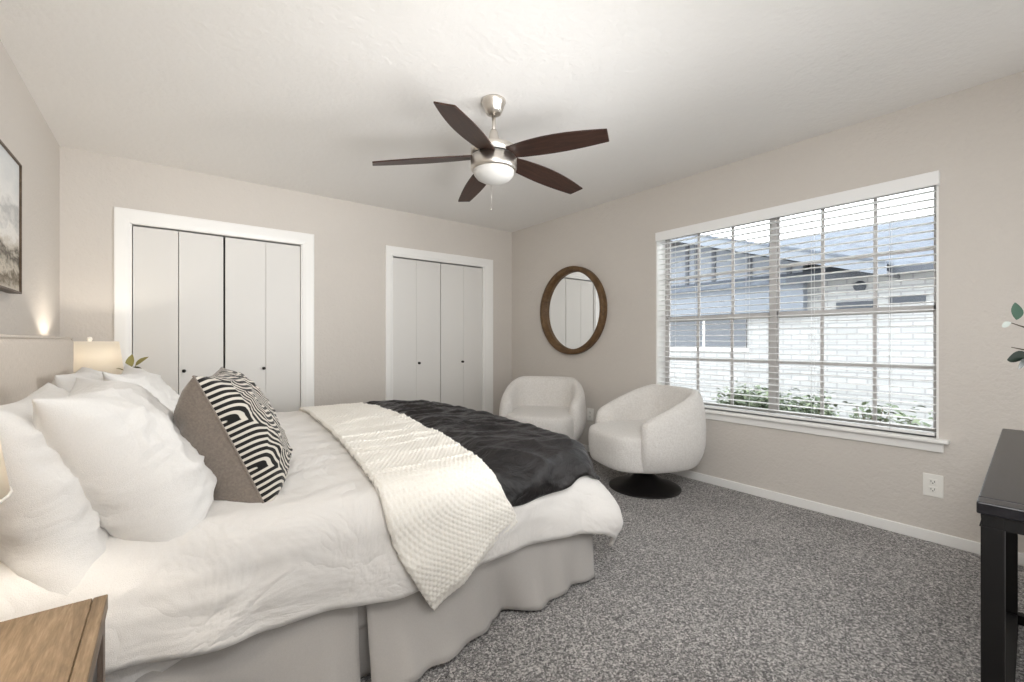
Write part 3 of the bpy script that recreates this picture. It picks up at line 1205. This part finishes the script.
def lamp(x, y, label):
    e = empty('table_lamp', (x, y, 0.60), label, 'lamp', group='pair of cream table lamps')
    b = MB()
    b.lathe([(0, 0), (0.07, 0), (0.075, 0.012), (0.05, 0.03), (0.075, 0.09), (0.082, 0.14), (0.06, 0.20), (0.022, 0.235), (0.016, 0.25), (0, 0.25)], 32)
    b.build('base', M['ceramic'], e)
    b = MB()
    b.tube([(0, 0, 0.245), (0, 0, 0.40)], 0.008, 10)
    b.tube([(0, 0, 0.36), (0, 0, 0.40)], 0.014, 10)
    b.build('stem', M['brass'], e)
    b = MB()
    b.lathe([(0, 0.475), (0.02, 0.47), (0.028, 0.445), (0.022, 0.415), (0.012, 0.40), (0, 0.40)], 16)
    M.setdefault('bulb', plain('glowing_bulb', (1, 0.9, 0.75), 0.5, emit=(1.0, 0.88, 0.72), emits=12.0))
    b.build('bulb', M['bulb'], e)
    b = MB()
    b.lathe([(0.168, 0.275), (0.138, 0.505)], 48)
    so = b.build('shade', M['shade'], e, solid=0.002)
    b = MB()
    for r, z in ((0.168, 0.276), (0.138, 0.504)):
        b.tube([(r * math.cos(2 * PI * k / 40), r * math.sin(2 * PI * k / 40), z) for k in range(41)], 0.0025, 6, caps=False)
        if z < 0.4:
            b.build('shade_ring', M['finial'], so)
            b = MB()
    for k in range(3):
        a = 2 * PI * k / 3
        b.tube([(0, 0, 0.50), (0.138 * math.cos(a), 0.138 * math.sin(a), 0.50)], 0.0018, 5)
    b.build('shade_ring', M['finial'], so)
    b = MB()
    b.lathe([(0, 0.535), (0.010, 0.532), (0.014, 0.520), (0.010, 0.508), (0.004, 0.498), (0, 0.498)], 14)
    b.build('finial', M['finial'], e)
    return e


lamp(LAMP_NEAR[0], LAMP_NEAR[1], 'cream shaded lamp on the near nightstand, cut off at the photo edge')
lamp(LAMP_FAR[0], LAMP_FAR[1], 'glowing cream shaded lamp behind the far end of the headboard')

# small plant on the far nightstand
M['olive'] = plain('olive_leaf', srgb(150, 142, 84), 0.6)
M['olived'] = plain('dark_olive_leaf', srgb(74, 72, 44), 0.6)
pl = empty('potted_plant', (-0.165, 3.62, 0.60), 'small potted plant with olive leaves peeking out behind the pillows', 'plant')
b = MB()
b.lathe([(0, 0), (0.035, 0), (0.05, 0.10), (0.046, 0.10), (0.040, 0.085), (0, 0.085)], 24)
b.build('pot', M['ceramic'], pl)
st, lv = MB(), MB()
lf = leaf_mesh(0.085, 0.042)
for (x, y, z, yaw, pitch, roll, sc, m) in ((-0.028, 0.0, 0.33, 20, 82, 60, 1.15, 0), (0.004, 0.01, 0.352, -30, 48, 60, 1.0, 0), (-0.012, -0.01, 0.343, -40, -4, 30, 0.8, 1),
                                          (0.0, -0.01, 0.325, -30, -22, 30, 0.7, 1), (-0.02, 0.02, 0.30, 150, 40, 20, 1.0, 0), (0.0, 0.03, 0.28, 80, 30, 10, 1.0, 1),
                                          (0.02, -0.01, 0.27, -60, 35, 10, 1.0, 0), (-0.02, -0.02, 0.25, 200, 20, 0, 1.0, 1)):
    tip = Vector((x, y, z))
    st.tube([(0, 0, 0.08), tip * 0.55 + Vector((0, 0, 0.06)), tip], 0.002, 5)
    put_leaf(lv, lf, tip, math.radians(yaw), math.radians(pitch), math.radians(roll), sc, m)
st.build('stem', M['olived'], pl)
lv.build('foliage', [M['olive'], M['olived']], pl)

# ------------------------------------------------------------------ PAINTING
def canvas():
    t = NT('abstract_landscape_paint')
    tc = t.n('ShaderNodeTexCoord')
    sp = t.n('ShaderNodeSeparateXYZ')
    t.l(tc.outputs['Object'], sp.inputs[0])
    nA = t.noise(t.coords((1, 2.0, 4.0)), 2.4, 6, 0.62, 0.6)
    nB = t.noise(t.coords((1, 1.5, 3.2)), 7, 5, 0.6, 0.4)
    z = t.math('ADD', t.math('DIVIDE', sp.outputs[2], 0.65), t.math('MULTIPLY', t.math('SUBTRACT', nA, 0.5), 0.38))
    z = t.math('ADD', z, t.math('MULTIPLY', t.math('SUBTRACT', nB, 0.5), 0.26))
    col = t.ramp(t.math('ADD', z, 0.5), [(0.04, srgb(202, 193, 178)), (0.13, srgb(112, 100, 82)), (0.19, srgb(208, 199, 184)),
                                        (0.28, srgb(84, 76, 66)), (0.34, srgb(196, 188, 174)), (0.44, srgb(236, 233, 228)),
                                        (0.56, srgb(188, 188, 186)), (0.68, srgb(232, 231, 228)), (0.9, srgb(214, 216, 216))])
    t.set(col=col, rough=0.7)
    t.bump(nB, 0.3, 0.006)
    return t.m


art = empty('painting', (X0, 2.385, 1.632), 'framed abstract landscape canvas above the headboard', 'painting')
AW, AH = 0.675, 0.303
b = MB()
b.box(0.006, 0.034, -AW + 0.006, AW - 0.006, -AH + 0.006, AH - 0.006)
b.build('canvas', canvas(), art)
b = MB()
for (ya, yb, za, zb) in ((-AW, AW, AH - 0.008, AH), (-AW, AW, -AH, -AH + 0.008), (-AW, -AW + 0.008, -AH, AH), (AW - 0.008, AW, -AH, AH)):
    b.box(0.0, 0.042, ya, yb, za, zb)
b.build('frame', wood('dark_bronze_wood', srgb(58, 46, 36), srgb(84, 68, 52), srgb(100, 84, 66)), art)

# ------------------------------------------------------------------ MIRROR
mr = empty('wall_mirror', (X1, 3.238, 1.424), 'round mirror with brown wooden frame on the wall above the armchairs', 'mirror')
b = MB()
Ro = 0.456
prof = [(Ro - 0.004, 0.0), (Ro, 0.006), (Ro, 0.056), (Ro - 0.008, 0.066), (Ro - 0.042, 0.066), (Ro - 0.052, 0.058), (Ro - 0.053, 0.014), (Ro - 0.06, 0.010)]
b.lathe(prof, 96)
M['walnut'] = wood('brown_mirror_wood', srgb(74, 54, 34), srgb(98, 74, 48), srgb(118, 92, 62), (3, 3, 3), 0.5, 5.0)
b.build('frame', M['walnut'], mr, rot=(0, -PI / 2, 0))
b = MB()
b.lathe([(0, 0.012), (Ro - 0.05, 0.012), (Ro - 0.05, 0.004), (0, 0.004)], 96, smooth=False)
b.build('glass', plain('mirror_silver', (0.93, 0.94, 0.94), 0.015, metal=1.0), mr, rot=(0, -PI / 2, 0))

# ------------------------------------------------------------------ OUTLETS
def outlet(y, z, label):
    e = empty('electrical_outlet', (X1, y, z), label, 'outlet', group='wall outlets')
    b = MB()
    b.box(-0.006, 0, -0.042, 0.042, -0.062, 0.062)
    b.build('cover_plate', M['plastic'], e, bevel=0.003)
    for dz in (0.021, -0.021):
        b = MB()
        b.box(-0.0085, -0.005, -0.017, 0.017, dz - 0.015, dz + 0.015)
        r = b.build('receptacle', M['plastic'], e, bevel=0.003)
        b = MB()
        b.box(-0.009, -0.0082, -0.0085, -0.006, dz - 0.003, dz + 0.007)
        b.box(-0.009, -0.0082, 0.006, 0.0085, dz - 0.003, dz + 0.007)
        b.box(-0.009, -0.0082, -0.0025, 0.0025, dz - 0.010, dz - 0.005)
        b.build('slot', M['slot'], r)


outlet(0.497, 0.312, 'white outlet under the window corner near the console table')
outlet(3.00, 0.375, 'white outlet on the wall between the two armchairs')

# ------------------------------------------------------------------ CEILING FAN
FX, FY = 1.425, 1.995
M['nickel'] = NT('brushed_nickel').set(col=(0.66, 0.62, 0.57), rough=0.33, metal=1.0).m
M['opal'] = plain('opal_glass', srgb(205, 203, 199), 0.3)
M['blade'] = wood('dark_walnut_blade', srgb(34, 21, 16), srgb(54, 35, 28), srgb(74, 50, 40), (1.2, 14, 14), 0.4, 4.0, 0.05)
fan = empty('ceiling_fan', (FX, FY, HC), 'brushed nickel ceiling fan with five dark walnut blades', 'ceiling fan', R_(0.8))
b = MB()
b.lathe([(0, 0), (0.066, 0), (0.068, -0.010), (0.062, -0.020), (0.052, -0.050), (0.040, -0.074), (0.026, -0.078), (0.014, -0.080), (0, -0.080)], 40)
b.build('canopy', M['nickel'], fan)
b = MB()
b.tube([(0, 0, -0.075), (0, 0, -0.20)], 0.0105, 16)
b.build('downrod', M['nickel'], fan)
b = MB()
b.lathe([(0, -0.165), (0.018, -0.165), (0.022, -0.175), (0.030, -0.210), (0.044, -0.240), (0.060, -0.258), (0.117, -0.262), (0.125, -0.266), (0.127, -0.272),
         (0.127, -0.308), (0.119, -0.310), (0.119, -0.317), (0.127, -0.319), (0.128, -0.376), (0.124, -0.388), (0.116, -0.393), (0, -0.393)], 64)
b.build('motor_housing', M['nickel'], fan)
b = MB()
b.lathe([(0.119, -0.3095), (0.1215, -0.3100), (0.1215, -0.3170), (0.119, -0.3175)], 64)
b.build('gap_shade_ring', M['black'], fan)  # black ring paints in the shade of the housing's gap
b = MB()
b.lathe([(0.113, -0.390), (0.114, -0.396), (0.110, -0.412), (0.094, -0.432), (0.068, -0.446), (0.035, -0.454), (0, -0.457)], 48)
b.build('light_bowl', M['opal'], fan)
b = MB()
b.tube([(0.055, 0.100, -0.385), (0.055, 0.101, -0.55)], 0.0011, 5)
b.lathe([(0, -0.575), (0.003, -0.57), (0.003, -0.56), (0, -0.557)], 10, (0.055, 0.101, 0))
b.build('pull_chain', M['nickel'], fan)
blade_me = None
for k in range(5):
    if blade_me is None:
        b = MB()
        rows = []
        n = 24
        for i in range(n + 1):
            t = i / n
            # leading edge nearly straight, trailing edge bowed, tip cut on the slant
            lead = 0.043 + 0.018 * math.sin(PI * t)
            trail = -(0.037 + 0.044 * math.sin(PI * min(1, 0.10 + 0.84 * t)))
            rows.append([])
            for j in range(7):
                s = j / 6
                y = trail + (lead - trail) * s
                tipx = 0.676 - 0.020 * s
                x = 0.10 + (tipx - 0.10) * t
                rows[-1].append((x, y, 0))
        b.grid(rows, smooth=False)
        o = b.build('blade', M['blade'], fan, solid=0.007, soff=0)
        blade_me = o.data
        br = MB()
        br.box(0.085, 0.17, -0.030, 0.030, 0.004, 0.010)
        br.box(0.085, 0.125, -0.018, 0.018, 0.000, 0.010)
        iron = br.build('blade_iron', M['nickel'], o, bevel=0.002)
        first = o
    else:
        o = first.copy()
        SC.collection.objects.link(o)
        o.parent = fan
        i2 = iron.copy()
        SC.collection.objects.link(i2)
        i2.parent = o
    mtx = Matrix.Rotation(2 * PI * k / 5, 4, 'Z') @ Matrix.Translation((0, 0, -0.306)) @ Matrix.Rotation(R_(4.8), 4, 'Y') @ Matrix.Rotation(R_(-12), 4, 'X')
    o.location, o.rotation_euler = mtx.to_translation(), mtx.to_euler()

# ------------------------------------------------------------------ ARMCHAIRS
M['boucle'] = fabric('cream_boucle', srgb(234, 231, 227), srgb(219, 215, 210), 150, 0.55, sheen=0.35)


def superr(th, a, bb, n):
    return (abs(math.cos(th) / a) ** n + abs(math.sin(th) / bb) ** n) ** (-1 / n)


def armchair(loc, rz, label):
    e = empty('armchair', loc, label, 'armchair', rz, group='pair of cream swivel armchairs')
    PH = R_(128)
    nphi = 72
    rows = []
    for i in range(nphi + 1):
        # cosine spacing clusters samples at the rounded arm fronts
        q = -math.cos(PI * i / nphi)
        ph = PH * q
        th = PI + ph
        r = superr(th, 0.335, 0.345, 2.7)
        d = 1 - abs(q)
        arc = d * PH * 0.40
        k = 1.0 if arc > 0.065 else math.sqrt(max(0.0, 1 - ((0.065 - arc) / 0.065) ** 2))
        H = 0.755 - 0.195 * max(0.0, min(1.0, (abs(ph) - R_(45)) / R_(80))) ** 1.1
        Hk = H - 0.035 * (1 - k)
        prof = [(-0.045, 0.20), (0.005, 0.195), (0.034, 0.225), (0.052, 0.32), (0.058, 0.45), (0.056, 0.60), (0.048, 0.80), (0.034, 0.93),
                (0.012, 0.985), (-0.012, 1.0), (-0.034, 0.98), (-0.050, 0.92), (-0.060, 0.80), (-0.064, 0.60), (-0.064, 0.45), (-0.064, 0.30)]
        row = []
        for o_, zf in prof:
            if zf <= 0.33:
                z = zf
            else:
                z = 0.33 + (zf - 0.33) / 0.67 * (Hk - 0.33)
            zz = z if k > 0.999 else z
            rr = r - 0.004 + (o_ * k) * 1.12
            taper = 1 - 0.06 * sm(0.34, 0.19, z)
            row.append((rr * taper * math.cos(th), rr * taper * math.sin(th), zz))
        rows.append(row)
    b = MB()
    b.grid(rows, closev=True)
    b.build('shell', M['boucle'], e, sub=1)
    b = MB()
    prof = [(0.0, 0.200), (0.88, 0.196), (0.945, 0.205), (0.975, 0.235), (0.995, 0.30), (1.0, 0.375), (0.99, 0.425), (0.96, 0.447), (0.89, 0.458), (0.5, 0.466), (0.0, 0.468)]
    rows = []
    for i in range(64):
        th = 2 * PI * i / 64
        r = superr(th, 0.395 if math.cos(th) > 0 else 0.30, 0.325, 3.4)
        rows.append([(0.0 + r * f * math.cos(th), r * f * math.sin(th), z + (0.006 * nz(3 * math.cos(th) * f, 3 * math.sin(th) * f, 1) if f < 0.95 and z > 0.4 else 0)) for f, z in prof])
    b.grid(rows, closeu=True)
    b.build('seat_cushion', M['boucle'], e, sub=1)
    b = MB()
    b.lathe([(0, 0), (0.262, 0), (0.265, 0.006), (0.258, 0.012), (0.19, 0.030), (0.11, 0.064), (0.060, 0.115), (0.045, 0.16), (0.045, 0.215), (0, 0.215)], 56)
    b.build('swivel_base', M['black'], e)
    return e


c1 = armchair((2.855, 2.03, 0), R_(160), 'cream boucle swivel armchair in front of the window corner')
c2 = copy_tree(c1)
c2.location = (2.79, 3.11, 0)
c2.rotation_euler = (0, 0, R_(220))
c2['label'] = 'cream boucle swivel armchair in the room corner under the round mirror'

# ------------------------------------------------------------------ CONSOLE TABLE with a vase
M['espresso'] = wood('espresso_wood', srgb(20, 19, 21), srgb(29, 28, 31), srgb(38, 37, 41), (1, 10, 10), 0.30, 3.0, 0.05)
M['frame'] = plain('black_steel_frame', (0.007, 0.0065, 0.0065), 0.5, spec=0.25)
ct = empty('console_table', (1.405, 0.14, 0), 'black console table with steel box frame by the window wall', 'table', R_(2.4))
CLn, CD, CHt = 1.26, 0.36, 0.755
b = MB()
b.box(0.052, CLn, -CD, 0, CHt - 0.026, CHt)
b.box(0, 0.050, -CD, 0, CHt - 0.026, CHt)
b.build('tabletop', M['espresso'], ct, bevel=0.003)
s = 0.036
b = MB()
b.box(0.006, CLn - 0.006, -0.006 - s, -0.006, CHt - 0.026 - 0.028, CHt - 0.026)
b.box(0.006, CLn - 0.006, -CD + 0.006, -CD + 0.006 + s, CHt - 0.026 - 0.028, CHt - 0.026)
b.box(0.006, 0.006 + s, -CD + 0.006, -0.006, CHt - 0.026 - 0.028, CHt - 0.026)
b.box(CLn - 0.006 - s, CLn - 0.006, -CD + 0.006, -0.006, CHt - 0.026 - 0.028, CHt - 0.026)
b.build('top_frame', M['frame'], ct, bevel=0.002)
for (x, y) in ((0.006, -0.006 - s), (CLn - 0.006 - s, -0.006 - s), (0.006, -CD + 0.006), (CLn - 0.006 - s, -CD + 0.006)):
    b = MB()
    b.box(x, x + s, y, y + s, 0, CHt - 0.053)
    b.build('leg', M['frame'], ct, bevel=0.002)
b = MB()
b.box(0.042, CLn - 0.042, -0.006 - s, -0.006, 0, s)
b.box(CLn - 0.006 - s, CLn - 0.006, -CD + 0.042, -0.042, 0, s)
b.box(0.006, 0.006 + s, -CD + 0.042, -0.042, 0, s)
b.build('floor_rail', M['frame'], ct, bevel=0.002)

M['euc'] = plain('eucalyptus_leaf', srgb(62, 92, 76), 0.5)
M['eucd'] = plain('dark_eucalyptus_leaf', srgb(34, 50, 40), 0.5)
M['eucp'] = plain('pale_leaf_underside', srgb(196, 204, 198), 0.5)
M['twig'] = plain('brown_twig', srgb(84, 74, 62), 0.7)
vz = empty('vase', (2.00, -0.05, CHt), 'white vase of leafy eucalyptus branches on the black console table', 'vase')
b = MB()
b.lathe([(0, 0), (0.05, 0), (0.075, 0.05), (0.08, 0.10), (0.06, 0.17), (0.03, 0.21), (0.034, 0.235), (0.028, 0.235), (0.024, 0.21), (0, 0.20)], 32)
b.build('vessel', M['ceramic'], vz)



def sprig(pts, leaves):
    s = MB()
    s.tube([Vector(p) - vz.location for p in pts], [0.0025] * (len(pts) - 1) + [0.0012], 6)
    o = s.build('branch', M['twig'], vz)
    for (p, yaw, pitch, roll, sc, mt) in leaves:
        f = MB()
        put_leaf(f, leaf_mesh(0.062, 0.040, 0.15, 0.10, 7), Vector(p) - vz.location, yaw, pitch, roll, sc)
        f.build('leaf', M[mt], o)


VT = (2.00, -0.05, CHt + 0.21)
sprig([VT, (2.02, -0.01, 1.08), (2.09, 0.05, 1.14), (2.165, 0.105, 1.150), (2.137, 0.135, 1.166)],
      [((2.147, 0.125, 1.176), R_(-10), R_(78), R_(50), 0.95, 'euc'), ((2.137, 0.135, 1.167), R_(135), R_(-22), R_(85), 0.55, 'eucp'),
       ((2.07, 0.02, 1.12), R_(-40), R_(40), R_(20), 1.0, 'euc')])
sprig([VT, (2.06, -0.03, 1.06), (2.165, 0.11, 1.080), (2.140, 0.135, 1.088)],
      [((2.175, 0.100, 1.062), R_(135), R_(-8), R_(68), 1.15, 'eucd'), ((2.19, 0.10, 1.045), R_(150), R_(-20), R_(75), 0.95, 'eucd')])
sprig([VT, (2.04, -0.06, 1.10), (2.12, -0.02, 1.22)],
      [((2.08, -0.04, 1.16), R_(0), R_(30), 0.3, 1.1, 'euc'), ((2.12, -0.02, 1.22), R_(20), R_(60), 0.3, 1.1, 'euc'), ((2.05, -0.06, 1.12), R_(180), R_(30), 0.3, 1.0, 'eucd')])
sprig([VT, (2.02, -0.10, 1.05), (2.06, -0.16, 1.15)],
      [((2.05, -0.14, 1.12), R_(-60), R_(30), 0.3, 1.1, 'euc'), ((2.06, -0.16, 1.15), R_(-90), R_(50), 0.3, 1.1, 'eucd')])
